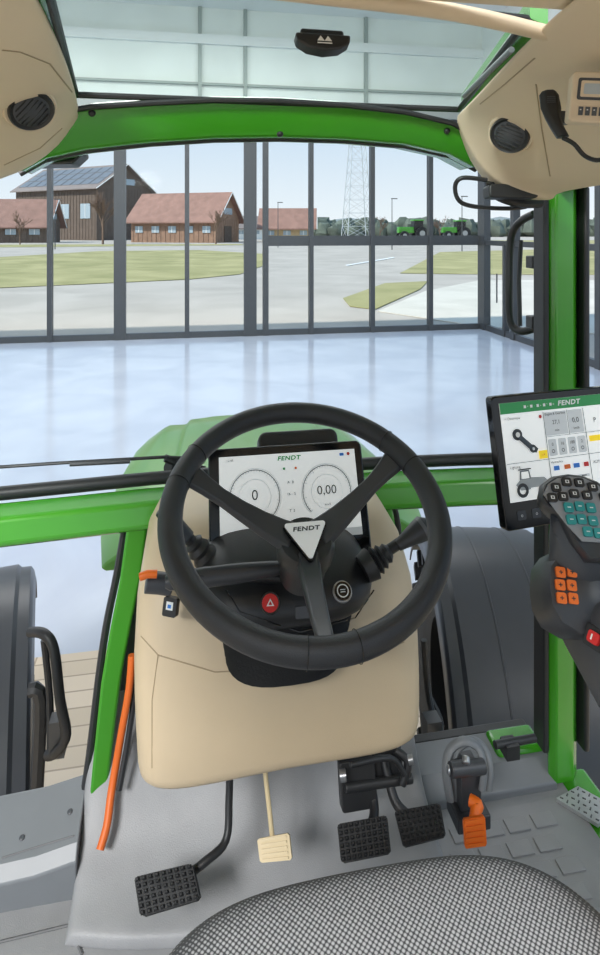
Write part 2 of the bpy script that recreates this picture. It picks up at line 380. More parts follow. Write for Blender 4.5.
# ---------------------------------------------------------------- CAB
cab=thing('tractor_cab','green tractor cab frame with beige roof liner and grey floor','tractor cab')
YF=1.3; CX=.15
m=M(GREEN); xs=[-.75,-.45,-.1,.15,.45,.66,.84]; rings=[]
for x in xs:
    d=.05*(1-((x-CX)/.75)**2)
    rings.append([W(x,YF-.01+d,-.590),W(x,YF+.05+d,-.580),W(x,YF+.07+d,-.63),W(x,YF+.0+d,-.655),W(x,YF-.02+d,-.640)])
m.loft(rings); fin(m,'crossbar',cab,bevel=.008)
m=M(BLACK); m.tube([W(x,YF+.07+.05*(1-((x-CX)/.75)**2),-.570) for x in xs],.015,10); fin(m,'windscreen_seal',cab)
bot=[(20,172),(45,158),(85,149),(150,142),(215,138),(280,137),(345,139),(405,144),(450,154),(476,168)]
top=[(20,125),(48,115),(90,108),(150,104),(215,101),(280,102),(345,106),(405,113),(452,124),(484,142)]
m=M(GREEN); rings=[]
for (a,b),(c_,d_) in zip(bot,top):
    p=VY(a,b,1.27); q=VY(c_,d_,1.22); mid=p.lerp(q,.55)+Vector((0,-.006,0))
    rings.append([p,mid,q,q+Vector((0,.09,.03)),p+Vector((0,.08,0))])
m.loft(rings); fin(m,'header_beam',cab,bevel=.006)
m=M(BLACK); m.tube([VY(a,b+2,1.30) for a,b in bot],.006,8); fin(m,'header_seal',cab)
m=M(BLACK); m.tube([VY(a,b-1,1.21) for a,b in top[1:]],.006,8); fin(m,'header_seal',cab)
for px,py in((92,114),(280,135),(447,132)):
    m=M(BLACK); p,n=hit(px,py-1); m.lathe(p,n,[(.007,-.01),(.007,.002),(.004,.005)],16); fin(m,'bolt',cab)
def pillar(x0,x1,name,dx=.055):
    m=M(GREEN); m.loft([[W(x0,YF-.035,z),W(x0+.012,YF-.05,z),W(x1-.018,YF-.05,z),W(x1,YF-.035,z),W(x1+.02,YF+.06,z),W(x0+dx,YF+.06,z)] for z in(-1.27,-.9,-.5,-.1,.18)]); fin(m,name,cab,bevel=.004)
pillar(.804,.878,'pillar'); pillar(-.62,-.54,'pillar',0)
m=M(BLACK); m.bb(W(.788,YF-.045,-1.2),W(.802,YF+.0,.1)); fin(m,'pillar_seal',cab,bevel=.004)
m=M(BLACK); m.bb(W(.881,YF-.06,-1.2),W(.896,YF+.0,.1)); fin(m,'pillar_seal',cab,bevel=.006)
for x0,x1 in((.80,.9),(-.64,-.56)):
    m=M(GREEN); m.bb(W(x0,-.3,.10),W(x1,YF,.17)); fin(m,'side_rail',cab,bevel=.01)
m=M(BEIGE2)
m.grid([[W(x,y,z) for x in(-.62,-.2,.15,.5,.8)] for y,z in((-.4,.33),(.3,.33),(.7,.318),(.755,.305))])
fin(m,'headliner',cab,solid=.02,sub=1)
m=M(BEIGE2); m.tube([W(-.2,.745,.305),W(.0,.748,.304),W(.15,.755,.302),W(.35,.775,.299),W(.52,.81,.290)],.012,12,smooth=4); fin(m,'liner_edge_roll',cab)
def side(rows,name,sub=2): 
    m=M(BEIGE2); m.grid([[W(*p) for p in r] for r in rows]); fin(m,name,cab,solid=.012,sub=sub,ang=20)
side([[(-.185,-.3,.31),(-.3,-.3,.30),(-.45,-.3,.27),(-.62,-.3,.2)],[(-.185,.55,.31),(-.3,.55,.30),(-.45,.55,.26),(-.62,.55,.18)],[(-.19,.85,.29),(-.3,.85,.275),(-.45,.85,.23),(-.62,.85,.15)],
 [(-.2,1.05,.27),(-.3,1.05,.22),(-.45,1.05,.16),(-.62,1.05,.11)],[(-.212,1.19,.238),(-.295,1.19,.165),(-.44,1.19,.108),(-.62,1.19,.085)],[(-.215,1.2,.235),(-.3,1.2,.155),(-.44,1.2,.10),(-.62,1.2,.08)],[(-.218,1.21,.23),(-.305,1.21,.145),(-.44,1.21,.094),(-.62,1.21,.074)],[(-.22,1.26,.22),(-.31,1.27,.12),(-.44,1.28,.08),(-.62,1.28,.06)]],'roof_side_panel')
side([[(.46,-.3,.31),(.56,-.3,.29),(.68,-.3,.2),(.8,-.3,.11)],[(.46,.55,.31),(.56,.55,.29),(.68,.55,.2),(.8,.55,.10)],[(.49,.82,.29),(.58,.82,.27),(.69,.82,.18),(.79,.82,.09)],
 [(.53,1.05,.265),(.61,1.05,.21),(.69,1.05,.14),(.78,1.05,.085)],[(.545,1.17,.25),(.595,1.18,.165),(.67,1.18,.105),(.77,1.17,.08)],[(.546,1.19,.246),(.596,1.20,.150),(.67,1.20,.092),(.77,1.18,.07)],[(.547,1.195,.244),(.597,1.205,.145),(.67,1.205,.086),(.77,1.185,.066)],[(.59,1.28,.22),(.63,1.27,.13),(.68,1.26,.08),(.77,1.22,.066)]],'roof_side_panel',2)
def seamline(pts,name,mt=BSEAM,r=.0014,maxd=1.6,par=None,k=6):
    q=[]
    for i in range(len(pts)-1):
        for j in range(k+(1 if i==len(pts)-2 else 0)):
            a=pts[i];b=pts[i+1]; o,n=hit(a[0]+(b[0]-a[0])*j/k,a[1]+(b[1]-a[1])*j/k)
            if (o-Vector((0,0,E))).length<maxd: q.append(o)
    m=M(mt); m.tube(q,r,6); fin(m,name,par or cab)
seamline(((480,104),(505,84),(535,58)),'liner_seam')
seamline(((536,84),(542,130),(550,176)),'liner_seam')
seamline(((72,92),(50,64),(20,52),(2,50)),'liner_seam')
seamline(((4,165),(40,148),(62,128)),'liner_seam')
# roof hatch
hatch=thing('roof_hatch','tinted glass roof hatch with dark frame in the cab roof','roof hatch')
hl=[W(-.175,.745,.31),W(-.225,1.215,.265)]; hr=[W(.475,.80,.31),W(.565,1.22,.265)]
m=M(HGL); m.prism([hl[0],hr[0],hr[1],hl[1]],(0,0,.004)); fin(m,'pane',hatch,smooth=False)
for a,b in((hl[0],hl[1]),(hr[0],hr[1]),(hl[1],hr[1]),(hl[0],hr[0])): 
    m=M(BLACK); m.tube([a+Vector((0,0,-.004)),b+Vector((0,0,-.004))],.0065,8); fin(m,'frame',hatch)
for (a,b),s in((hl,-1),(hr,1)):
    m=M(GREEN); m.prism([a+Vector((s*.005,0,-.002)),b+Vector((s*.005,0,-.002)),b+Vector((s*.034,0,-.012)),a+Vector((s*.034,0,-.012))],(0,0,.03)); fin(m,'roof_opening_flange',cab)
m=M(SILL); m.cyl(W(.485,.86,.28),W(.52,1.1,.262),.005); fin(m,'gas_strut',hatch)
hs=thing('hatch_latch','black domed hatch latch with white arrow mark','latch')
o=V(324,38,.80); F=Fr(o,(1,0.02,0),(0,.35,1))
m=M(BLACK); pts=[F.p(-.038,.008),F.p(-.036,-.004),F.p(-.022,-.014),F.p(0,-.018),F.p(.022,-.014),F.p(.036,-.004),F.p(.038,.008)]; m.prism(pts,-F.n*.02); F.rrect(m,-.03,.004,.03,.018,.004,-.02,.016); fin(m,'body',hs,bevel=.003)
m=M(WHITE); 
for x in(-.005,.005): m.prism([F.p(x-.005,-.006,.002),F.p(x+.005,-.006,.002),F.p(x,.002,.002)],F.n*.0005)
F.rect(m,-.010,-.010,.010,-.0085,.002)
fin(m,'mark',hs,smooth=False)
def speaker(px,py,r,label):
    o,n=hit(px,py); n=(n*.55+(Vector((0,0,E))-o).normalized()*.45).normalized(); o=o+n*.006
    t=thing('roof_speaker',label,'speaker')
    m=M(BEIGE2); m.lathe(o,n,[(r*1.16,-.03),(r*1.16,-.003),(r*1.1,.003),(r*1.0,.002)],40); fin(m,'recess_ring',t)
    m=M(BLACK); m.lathe(o,n,[(r,-.03),(r,.005),(r*.93,.009),(r*.82,.006)],40); fin(m,'bezel',t)
    m=M(DGREY); m.lathe(o,n,[(r*.8,.0),(r*.78,.006),(r*.5,.010),(.002,.012)],40)
    u=n.orthogonal().normalized(); w=n.cross(u)
    m.m(BLACK)
    for k in range(-3,4):
        h=math.sqrt(max(0,(r*.7)**2-(k*r*.2)**2)); c=Vector(o)+w*(k*r*.2)+n*.010; m.tube([c-u*h,c+u*h],.0015,6)
    fin(m,'grille',t)
speaker(30,108,.038,'round black roof speaker set in the beige liner')
speaker(511,133,.038,'round black roof speaker beside a handset')
# windscreen & lower glass
m=M(WSG)
m.prism([W(-.54,YF+.03,-.57),W(.79,YF+.03,-.57)]+[VY(a,b,YF+.02) for a,b in bot[::-1]]+[W(-.54,YF+.02,.13)],(0,.004,0)); fin(m,'windscreen',cab,smooth=False)
m=M(SILL)
m.loft([[W(x,1.205,-1.29),W(x,1.205,-1.225+zo),W(x,1.225,-1.205+zo),W(x,1.33,-1.165+zo),W(x,1.36,-1.20),W(x,1.36,-1.30)] for x,zo in((-.64,-.02),(-.3,0),(-.222,.015))]); fin(m,'lower_sill',cab,bevel=.003,ang=20)
m=M(SILL); m.loft([[W(x,1.25,-1.30),W(x,1.25,-1.265),W(x,1.29,-1.235),W(x,1.37,-1.23),W(x,1.37,-1.32)] for x in(.50,.65,.82)]); fin(m,'lower_sill',cab,bevel=.004,ang=20)
seamline(((2,858),(40,846),(80,834)),'sill_seam',FLOORD,.0016,1.8,cab)
for px,py in((22,838),(70,812)):
    o,n=hit(px,py); m=M(DGREY); m.lathe(o,n,[(.005,-.005),(.005,.002),(.003,.003)],16); fin(m,'screw',cab)
m=M(BLACK); m.bb(W(.46,1.372,-1.34),W(.82,1.40,-1.235)); fin(m,'sill_seal',cab,bevel=.005)
m=M(GREEN); m.bb(W(.70,1.30,-1.30),W(.82,1.37,-1.222)); fin(m,'sill_rail',cab,bevel=.01)
m=M(GREEN); m.bb(W(.80,-.2,-1.32),W(.92,1.3,-1.285)); fin(m,'sill_rail',cab,bevel=.01)
GREEN_SHADE=mat('green_paint_shade',(58,138,34),.35,0,.04,6)  # cab green darkened: shade on the front frame put into the colour
m=M(GREEN_SHADE); m.loft([[W(x-w_,y-.02,z),W(x+w_,y-.012,z),W(x+w_,y+.03,z),W(x-w_,y+.03,z)] for x,y,z,w_ in((-.118,1.35,-.62,.022),(-.135,1.345,-.75,.022),(-.155,1.335,-.85,.021),(-.172,1.325,-.95,.02),(-.188,1.31,-1.1,.018),(-.203,1.29,-1.26,.016))]); fin(m,'front_frame',cab,bevel=.006)
m=M(GREEN_SHADE); m.tube([W(.44,1.36,-.62),W(.46,1.35,-.75),W(.465,1.35,-.95),W(.465,1.35,-1.25)],.011,10,smooth=5); fin(m,'front_frame',cab)
m=M(BLACK); m.tube([W(-.148,1.37,-.64),W(-.166,1.36,-.75),W(-.186,1.35,-.85),W(-.200,1.34,-.95),W(-.216,1.32,-1.1),W(-.232,1.30,-1.22)],.008,8,smooth=5); fin(m,'front_frame_seal',cab)
m=M(BLACK); m.tube([W(.46,1.37,-.64),W(.48,1.36,-.75),W(.485,1.36,-1.25)],.007,8,smooth=5); fin(m,'front_frame_seal',cab)
m=M(DGREY); m.grid([[W(-.10,1.38,-.64),W(.42,1.38,-.64)],[W(-.16,1.38,-1.0),W(.45,1.38,-1.0)],[W(-.18,1.38,-1.25),W(.46,1.38,-1.25)]]); fin(m,'firewall',cab,solid=.01)
# floor
m=M(FLOORG); m.bb(W(-.64,-.3,-1.33),W(.84,1.28,-1.28)); fin(m,'cab_floor',cab,smooth=False)
m=M(FLOORG)
rows=[]
zf=-1.281
for i,x in enumerate((-.228,-.224,-.215,-.17,-.12,-.05,.0,.08,.15,.22,.28,.34,.40,.45,.485,.495,.50)):
    edge=0 if i in(0,16) else (.6 if i in(1,15) else 1)
    hump=.045*math.exp(-((x-.13)/.12)**2); groove=-.010*(math.exp(-((x-.02)/.02)**2)+math.exp(-((x-.25)/.02)**2))
    l=edge; k=0 if edge==0 else (.8 if edge<1 else 1)
    yo=.05*abs((x-.13)/.37)**2.5
    prof=[(1.085+yo,0,0),(1.088+yo,.016*l,0),(1.095+yo,.022*l,0),(1.15+yo*.5,.028*l,.35),(1.20,.045*k,.8),(1.25,.075*k,1),(1.31,.16*k,1),(1.36,.28*k,.6)]
    rows.append([W(x,y,zf+z+(hump+groove)*g*edge) for y,z,g in prof])
m.grid(rows); fin(m,'footboard',cab,solid=.004,sub=2)
fin(M(FLOORG).lathe(VZ(95,922,E-1.279),(0,0,1),[(.036,0),(.036,.008),(.031,.011),(.027,.007),(.001,.007)],32),'floor_plug',cab)
for a,b in(((0,942),(70,925)),((70,925),(82,955)),((0,905),(60,892))):
    m=M(FLOORD); m.tube([VZ(a[0],a[1],E-1.279),VZ(b[0],b[1],E-1.279)],.0025,6); fin(m,'floor_seam',cab)
m=M(FLOORG)
for i in range(5):
    for j in range(6):
        x=.515+i*.062+(.02 if j%2 else 0); y=.94+j*.047
        if x>.75: continue
        m.bb(W(x,y,-1.281),W(x+.050,y+.030,-1.277))
fin(m,'floor_ribs',cab,bevel=.0015)
m=M(STEEL); P=[VZ(a,b,E-1.272) for a,b in((556,798),(598,824),(618,808),(578,786))]; m.prism(P,(0,0,-.008))
m.m(FLOORD)
for i in range(7):
    for j in range(4):
        u,v=(i+.5)/7,(j+.5)/4; p=(P[0]*(1-u)+P[1]*u)*(1-v)+(P[3]*(1-u)+P[2]*u)*v; m.box(p,(.007,.0025,.003),Matrix.Rotation(.7 if (i+j)%2 else -.7,3,'Z'))
fin(m,'tread_plate',cab,smooth=False)
# ---------------------------------------------------------------- steering console
con=thing('steering_console','beige moulded steering console with black column shroud','steering console')
m=M(BEIGE); rings=[]
for z,hx,yf,p in((-.552,.20,1.17,4),(-.565,.228,1.13,4.5),(-.60,.247,1.085,5.5),(-.66,.257,1.045,6),(-.74,.260,1.02,6.5),(-.80,.258,1.005,6.5),(-.85,.255,.994,6.5),(-.885,.252,.990,6.5),(-.898,.250,.992,6.5),(-.906,.246,.998,6.5),(-.909,.240,1.006,6.5)):
    yb=1.345; R_=sup(.155,(yf+yb)/2,E+z,hx,(yb-yf)/2,64,p)
    if z<-.87:
        for v in R_: v.z+= -.012*max(0,(.155-v.x))/.25
    rings.append(R_)
m.loft(rings[::-1]); fin(m,'console_body',con,ang=50,bevel=0)
seamline(((141,636),(158,655),(215,672),(300,668),(370,655),(404,642)),'console_seam',BSEAM,.0011,1.35,con)
seamline(((158,655),(152,700),(152,768)),'console_seam',BSEAM,.0009,1.35,con)
sh=M(BLACK); rings=[]
for z,hx,yf in((-.53,.07,1.02),(-.540,.115,.985),(-.554,.137,.945),(-.572,.147,.915),(-.60,.146,.905),(-.622,.128,.92),(-.636,.10,.95)):
    rings.append(sup(.15,(yf+1.12)/2,E+z,hx,(1.12-yf)/2,40,3.4))
sh.loft(rings[::-1]); fin(sh,'column_shroud',con,sub=1)
m=M(RUBBER); pr=[]
for i in range(15):
    z=-.622-.008*i; rr=1.0 if i%2 else .86; k=.116-.0012*i
    pr.append(sup(.152,1.012+.002*i,E+z,k*rr,.094*rr,36,2.8))
m.loft(pr[::-1]); fin(m,'bellows',con,ang=20)
def surf(px,py,up=.003):
    o,n=hit(px,py); n=(n*.6+(Vector((0,0,E))-o).normalized()*.4).normalized(); r=Vector((0,0,1)).cross(n); r=-r if r.x<0 else r
    return Fr(o+n*up,r,n.cross(r))
F1=surf(270,603); F2=surf(342,592); F3=surf(304,612,.001)
seamline(((226,590),(240,612),(300,632),(355,618),(374,590)),'shroud_seam',BLACKG,.0012,1.3,con)
F=F1; m=M(BLACKG); F.disc(m,0,0,.016,-.02,.021); fin(m,'hazard_bezel',con,bevel=.001)
m=M(RED); F.disc(m,0,0,.0125,.001,.004); m.m(WHITE); m.add([F.p(-.006,-.004,.006),F.p(.006,-.004,.006),F.p(0,.006,.006)],[(0,1,2)])
m.m(RED); m.add([F.p(-.003,-.0025,.0065),F.p(.003,-.0025,.0065),F.p(0,.003,.0065)],[(0,1,2)]); fin(m,'hazard_button',con,smooth=False)
F=F2; m=M(SILVER); F.disc(m,0,0,.0155,-.02,.022); fin(m,'dial_ring',con,bevel=.001)
m=M(BLACKG); F.disc(m,0,0,.013,.002,.003); m.m(WHITE); F.ring(m,0,0,.0078,.0094,.0058); F.rect(m,-.004,.001,.004,.0022,.0055); F.rect(m,-.004,-.0022,.004,-.001,.0055); fin(m,'dial_knob',con,smooth=False)
F=F3; m=M(SPOKE); F.rrect(m,-.014,-.009,.014,.009,.003,-.01,.011); fin(m,'shroud_cover',con,bevel=.001)
F=Fr(V(170,607,.985),(1,-.5,0),(0,.3,.95)); m=M(BLACK); F.rrect(m,-.012,-.014,.012,.014,.003,-.01,.012); m.m(WHITE); F.rect(m,-.006,-.004,.006,.008,.002); m.m(BLUE); F.rect(m,-.003,-.001,.003,.004,.003); fin(m,'side_switch',con)
m=M(DGREY); m.tube([V(172,585,1.0),V(160,583,.995),V(146,582,.99)],.017,14,flat=1.1); fin(m,'lever_socket',con,bevel=.002)
m=M(ORANGE); m.tube([V(157,574,.975),V(148,574,.972),V(140,577,.97)],.0065,12); fin(m,'lever_tip',con)
def stalk(name,label,pts,rs,extra=None):
    t=thing(name,label,'control lever'); m=M(BLACK); pts=[Vector(p) for p in pts]
    m.tube(pts,rs,14); fin(m,'lever_body',t); 
    if extra: extra(t)
    return t
def e1(t):
    m=M(SPOKE); a=V(240,573,.92); F=Fr(a,(1,.05,0),(0,.4,.9))
    sec=[]
    for x,h,zc in((-.112,.008,-.004),(-.105,.012,-.002),(-.06,.0145,0),(0,.014,.0),(.05,.011,-.002),(.07,.008,-.004)):
        sec.append([F.p(x,h*math.cos(q*math.pi/6),zc+.010*math.sin(q*math.pi/6)) for q in range(12)])
    m.loft(sec); fin(m,'paddle',t,ang=60)
    m=M(BLACK); F.rrect(m,-.09,-.004,-.055,.005,.003,.0085,.0012); fin(m,'paddle_inset',t)
stalk('control_stalk','broad dark grey paddle stalk beneath the steering wheel',[V(300,578,.96),V(250,576,.94),V(200,576,.925)],.009,e1)
def e2(t):
    m=M(BLACK); m.lathe(V(212,564,1.02),V(160,506,1.0)-V(208,560,1.02),[(.02,0),(.022,.02),(.017,.028),(.020,.036),(.015,.044),(.017,.05),(.011,.055)],24); fin(m,'boot',t)
    m=M(SPOKE); m.tube([V(188,540,1.0),V(174,524,1.0),V(162,508,.998)],.015,16,flat=.7); fin(m,'grip',t,bevel=.003)
stalk('control_stalk','short black turn signal stalk with a ribbed boot',[V(215,565,1.02),V(190,540,1.01),V(167,512,1.0)],.010,e2)
def e3(t):
    a=V(368,566,.99); d=V(432,522,1.03)-a
    m=M(BLACK); m.lathe(a,d,[(.022,-.01),(.026,.008),(.018,.012),(.023,.017),(.016,.022),(.020,.027),(.014,.032),(.016,.038),(.010,.044)],28); fin(m,'boot',t)
    m=M(SPOKE); m.lathe(a+d.normalized()*.06,d,[(.009,0),(.012,.015),(.018,.04),(.020,.055),(.013,.064)],24); fin(m,'grip',t)
    m=M(JOY); m.lathe(a+d.normalized()*.108,d,[(.0195,0),(.0205,.006)],24); fin(m,'grip_ring',t)
stalk('control_stalk','black ribbed shuttle stalk with rounded grip',[V(362,568,.99),V(395,546,1.01),V(425,526,1.025)],.009,e3)
# display
disp=thing('instrument_display','wide black dashboard display with two round white gauges','display')
o=V(291,500,1.10); th=math.radians(24); F=Fr(o,(1,.0,0),(0,math.sin(th),math.cos(th)))
m=M(BLACKG); F.rrect(m,-.149,-.100,.143,.096,.012,-.03,.03); fin(m,'bezel',disp,bevel=.003)
m=M(BLACK); m.loft([[F.p(x,y,z) for x,y in((-.05,-.05),(.05,-.05),(.05,.03),(-.05,.03))] for z in(-.03,-.1)]); m.loft([[F.p(x,y-.02,z) for x,y in((-.06,-.1),(.06,-.1),(.06,.0),(-.06,.0))] for z in(-.03,-.06)]);fin(m,'mount',disp,bevel=.005)
m=M(SCRW); F.rect(m,-.130,-.066,.128,.081,.0005,.0008)
m.m(SCRG); F.rect(m,-.130,-.066,.128,-.053,.0015,.0003)
zz=.002
m.m(SCGREEN); F.logo(m,0,.072,.0105,zz)
for cx in(-.066,.068):
    m.m(INKM); F.ring(m,cx,.010,.0478,.0484,zz,-45,225); F.ring(m,cx,.010,.029,.0296,zz)
    m.m(INKL); F.ring(m,cx,.010,.0445,.0462,zz,-45,225)
    for k in range(41):
        a=math.radians(225-270*k/40); c_,s_=math.cos(a),math.sin(a); r0=.039 if k%5==0 else .042
        m.add([F.p(cx+c_*r0-s_*.0003,.010+s_*r0+c_*.0003,zz),F.p(cx+c_*r0+s_*.0003,.010+s_*r0-c_*.0003,zz),F.p(cx+c_*.0445+s_*.0003,.010+s_*.0445-c_*.0003,zz),F.p(cx+c_*.0445-s_*.0003,.010+s_*.0445+c_*.0003,zz)],[(0,1,2,3)])
    m.m(INK)
F.text(m,'0',-.066,.012,.025,zz); F.text(m,'0,00',.068,.012,.022,zz)
F.text(m,'rpm',-.066,-.012,.006,zz); F.text(m,'km/h',.068,-.012,.006,zz)
F.text(m,'12:45',-.11,.074,.006,zz); F.text(m,'A  B',.001,.030,.007,zz); F.text(m,'16 - 0',.001,.010,.007,zz); F.text(m,'T 2',.001,-.018,.008,zz); F.text(m,'1  2',.001,-.034,.006,zz)
for k in range(12): 
    F.rect(m,-.09+k*.0155,-.0625,-.083+k*.0155,-.0565,.0022,.0002)
m.m(SCRG)
for k in range(12): F.rect(m,-.088+k*.0155,-.0612,-.085+k*.0155,-.0578,.0026,.0002)
m.m(BLUE); F.rect(m,.098,.070,.106,.075,zz); m.m(RED); F.disc(m,.115,.073,.003,zz,.0002); m.m(ORANGE); F.rect(m,.010,.052,.014,.056,zz); m.m(SCGREEN); F.rect(m,-.012,.052,-.008,.056,zz)
fin(m,'screen',disp,smooth=False)
m=M(BLACK); F2=Fr(V(298,440,1.2),(1,0,0),(0,.5,.86)); F2.rrect(m,-.08,-.03,.08,.018,.016,-.03,.04); fin(m,'hood_visor',disp,bevel=.006)
# ---------------------------------------------------------------- steering wheel
sw=thing('steering_wheel','three-spoke black steering wheel with white triangular hub badge','steering wheel')
ph=math.radians(27.3); Wc=V(306,509,.86); F=Fr(Wc,(1,0,0),(0,math.cos(ph),math.sin(ph))); R=.1905
m=M(RIM); rings=[]
for i in range(96):
    a=2*math.pi*i/96; c=F.p(R*math.cos(a),R*math.sin(a)); d=(F.r*math.cos(a)+F.u*math.sin(a))
    gr=1+.07*max(0,math.cos(2*a))**2
    rings.append([c+d*math.cos(q*2*math.pi/16)*.016*gr+F.n*math.sin(q*2*math.pi/16)*.018*gr for q in range(16)])
m.loft(rings,closed=True); fin(m,'rim',sw)
for a in(153,28,-90):
    for da in(-9,9):
        m=M(BLACKG)
        q=math.radians(a+da); c=F.p(R*math.cos(q),R*math.sin(q)); d=(F.r*math.cos(q)+F.u*math.sin(q)); m.tube([c+d*math.cos(k*2*math.pi/20)*.0163*1.05+F.n*math.sin(k*2*math.pi/20)*.0183*1.05 for k in range(20)],.0005,5,closed=True); fin(m,'rim_seam',sw)
hb=-.070
for a in(153,28,-91):
    low=a<0
    q=math.radians(a); d=F.r*math.cos(q)+F.u*math.sin(q); s_=F.n.cross(d); m=M(SPOKEG if low else SPOKE); rings=[]
    for t in(0,.12,.3,.5,.7,.85,1):
        r=.02+t*.162; h=hb-.006+ (t**1.5)*.066; w=.027-.014*math.sin(min(1,t*1.15)*math.pi/2)+(.008*max(0,t-.75)*4); th_=.010-.003*t
        if low: w=.018-.007*t
        c=Wc+d*r+F.n*h+F.r*.006*(1-t)
        rings.append([c+s_*w,c+s_*w*.75+F.n*th_,c-s_*w*.75+F.n*th_,c-s_*w,c-s_*w*.7-F.n*th_,c+s_*w*.7-F.n*th_])
    m.loft(rings); fin(m,'spoke',sw,bevel=.002,ang=30)
Hc=Wc+F.r*.006
m=M(BLACK); m.lathe(Hc+F.n*(hb-.05),F.n,[(.034,-.03),(.036,.0),(.042,.02),(.044,.042),(.038,.052)],40); fin(m,'hub',sw)
Hb=Fr(Hc+F.n*(hb+.008),F.r,F.u)
tri2=[]
for a in(30,150,270):
    for k in range(-3,4):
        q=math.radians(a+k*18); c=math.radians(a); tri2.append(Hb.p(math.cos(c)*.031+.004*math.cos(q),math.sin(c)*.033+.004*math.sin(q)))
m=M(BLACKG); m.prism([p+(p-Hb.o)*.06-F.n*.004 for p in tri2],F.n*.008); fin(m,'badge_surround',sw,bevel=.001)
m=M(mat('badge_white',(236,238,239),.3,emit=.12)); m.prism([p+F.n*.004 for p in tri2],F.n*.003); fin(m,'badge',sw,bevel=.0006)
m=M(INK); Hb.logo(m,0,.0085,.0098,.0076); fin(m,'badge_lettering',sw,smooth=False)
# ---------------------------------------------------------------- terminal monitor
tm=thing('terminal_monitor','slim black touchscreen terminal with a white menu page','monitor')
tl=V(491,397,.85); F=Fr(tl,(math.cos(.12),math.sin(.12),0),(0.0,.2,.98)); w=.285;h=.178
m=M(BLACKG); F.rrect(m,0,-h,w,0,.006,-.016,.016); fin(m,'bezel',tm,bevel=.002)
m=M(BLACK); m.loft([[F.p(x,y,z) for x,y in((.13,-.13),(.18,-.13),(.18,-.08),(.13,-.08))] for z in(-.014,-.06)]); m.tube([F.p(.155,-.1,-.06),F.p(.16,-.2,-.06),F.p(.16,-.3,-.03)],.014,10); fin(m,'mount_arm',tm,bevel=.003)
m=M(SCRW); F.rect(m,.011,-.142,w-.012,-.010,.0005,.0008); zz=.002
m.m(SCGREEN); F.rect(m,.011,-.025,w-.012,-.010,.0014,.0004); m.m(WHITE); F.logo(m,.128,-.0175,.0095,zz+.0003)
for k in range(5): F.rect(m,.050+k*.011,-.0195,.054+k*.011,-.0155,zz+.0003,.0001); F.text(m,'+-o*#'[k],.057+k*.011,-.0175,.004,zz+.0003)
m.m(SCRG); F.rect(m,.083,-.0605,.121,-.028,.0014,.0003); F.rect(m,.124,-.0605,.149,-.028,.0014,.0003)
for k in range(4): F.rrect(m,.084+k*.017,-.0885,.098+k*.017,-.0655,.002,.0014,.0003)
for k in range(3): F.rect(m,.084,-.122-k*.007,.148,-.118-k*.007,.0014,.0003)
m.m(INKL); F.rect(m,.081,-.14,.0817,-.027,zz); F.rect(m,.012,-.092,w-.012,-.0914,zz); F.rect(m,.151,-.14,.1516,-.027,zz); F.rect(m,.082,-.062,w-.012,-.0615,zz); F.rect(m,.122,-.062,.1225,-.027,zz)
m.m(INK); F.text(m,'< Overview',.016,-.032,.0055,zz,'LEFT'); F.text(m,'Engine & Gearbox',.084,-.031,.0048,zz,'LEFT'); F.text(m,'Lighting',.016,-.097,.0055,zz,'LEFT'); F.text(m,'Hydraulics',.084,-.097,.0048,zz,'LEFT')
F.text(m,'27,1',.102,-.043,.008,zz); F.text(m,'0,0',.136,-.043,.010,zz); F.text(m,'km/h',.136,-.054,.005,zz); F.text(m,'min',.102,-.054,.005,zz); F.text(m,'P',.17,-.046,.010,zz); F.text(m,'AUTO',.165,-.104,.006,zz)
for k in range(4): F.text(m,('0','16','180','2')[k],.091+k*.017,-.073,.006,zz); F.ring(m,.091+k*.017,-.082,.0018,.0026,zz,k=14)
for k in range(3):
    for j in range(4): F.rect(m,.086+j*.016,-.1205-k*.007,.094+j*.016,-.1192-k*.007,zz,.0001)
pa,pb=F.p(.036,-.056,.0025),F.p(.056,-.074,.0025); m.tube([pa,pb],.005,8,flat=.2); F.disc(m,.034,-.054,.0078,.002,.001); F.disc(m,.057,-.075,.0055,.002,.001); F.poly(m,[(.052,-.078),(.062,-.081),(.066,-.076),(.06,-.070)],.0022); m.m(WHITE); F.disc(m,.034,-.054,.0035,.0035,.0005); F.disc(m,.057,-.075,.002,.0035,.0005)
m.m(YEL); F.rect(m,.066,-.090,.080,-.079,zz); F.rect(m,.156,-.075,.178,-.067,zz); m.m(INK); F.text(m,'-->',.073,-.0845,.005,zz+.0008)
m.m(RED); F.rect(m,.140,-.108,.148,-.102,zz); F.disc(m,.076,-.033,.0025,zz,.0003); m.m(BLUE); F.rect(m,.088,-.108,.097,-.102,zz); F.rect(m,.122,-.108,.132,-.102,zz); m.m(ORANGE); F.rect(m,.106,-.108,.116,-.102,zz)
m.m(INKM); F.poly(m,[(.044,-.112),(.070,-.114),(.074,-.118),(.074,-.126),(.044,-.126)],.0021); F.poly(m,[(.022,-.120),(.030,-.114),(.044,-.114),(.046,-.128),(.03,-.128)],.0022); m.m(INKL); F.poly(m,[(.029,-.114),(.031,-.102),(.046,-.102),(.048,-.114)],.0023); m.m(SCRW); F.poly(m,[(.032,-.113),(.033,-.104),(.044,-.104),(.045,-.113)],.0026); m.m(INK); F.ring(m,.032,-.128,.005,.0095,.0028,k=24); F.ring(m,.064,-.131,.0035,.0068,.0028,k=24); F.rect(m,.028,-.1015,.049,-.100,.0024)
fin(m,'screen',tm,smooth=False)
m=M(DGREY)
for k in range(5): F.rrect(m,.02+k*.024,-.166,.034+k*.024,-.154,.002,.0002,.0006)
m.m(WHITE)
for k in range(5): F.text(m,'oo#<>'[k],.027+k*.024,-.160,.007,.0012)
fin(m,'menu_keys',tm,smooth=False)
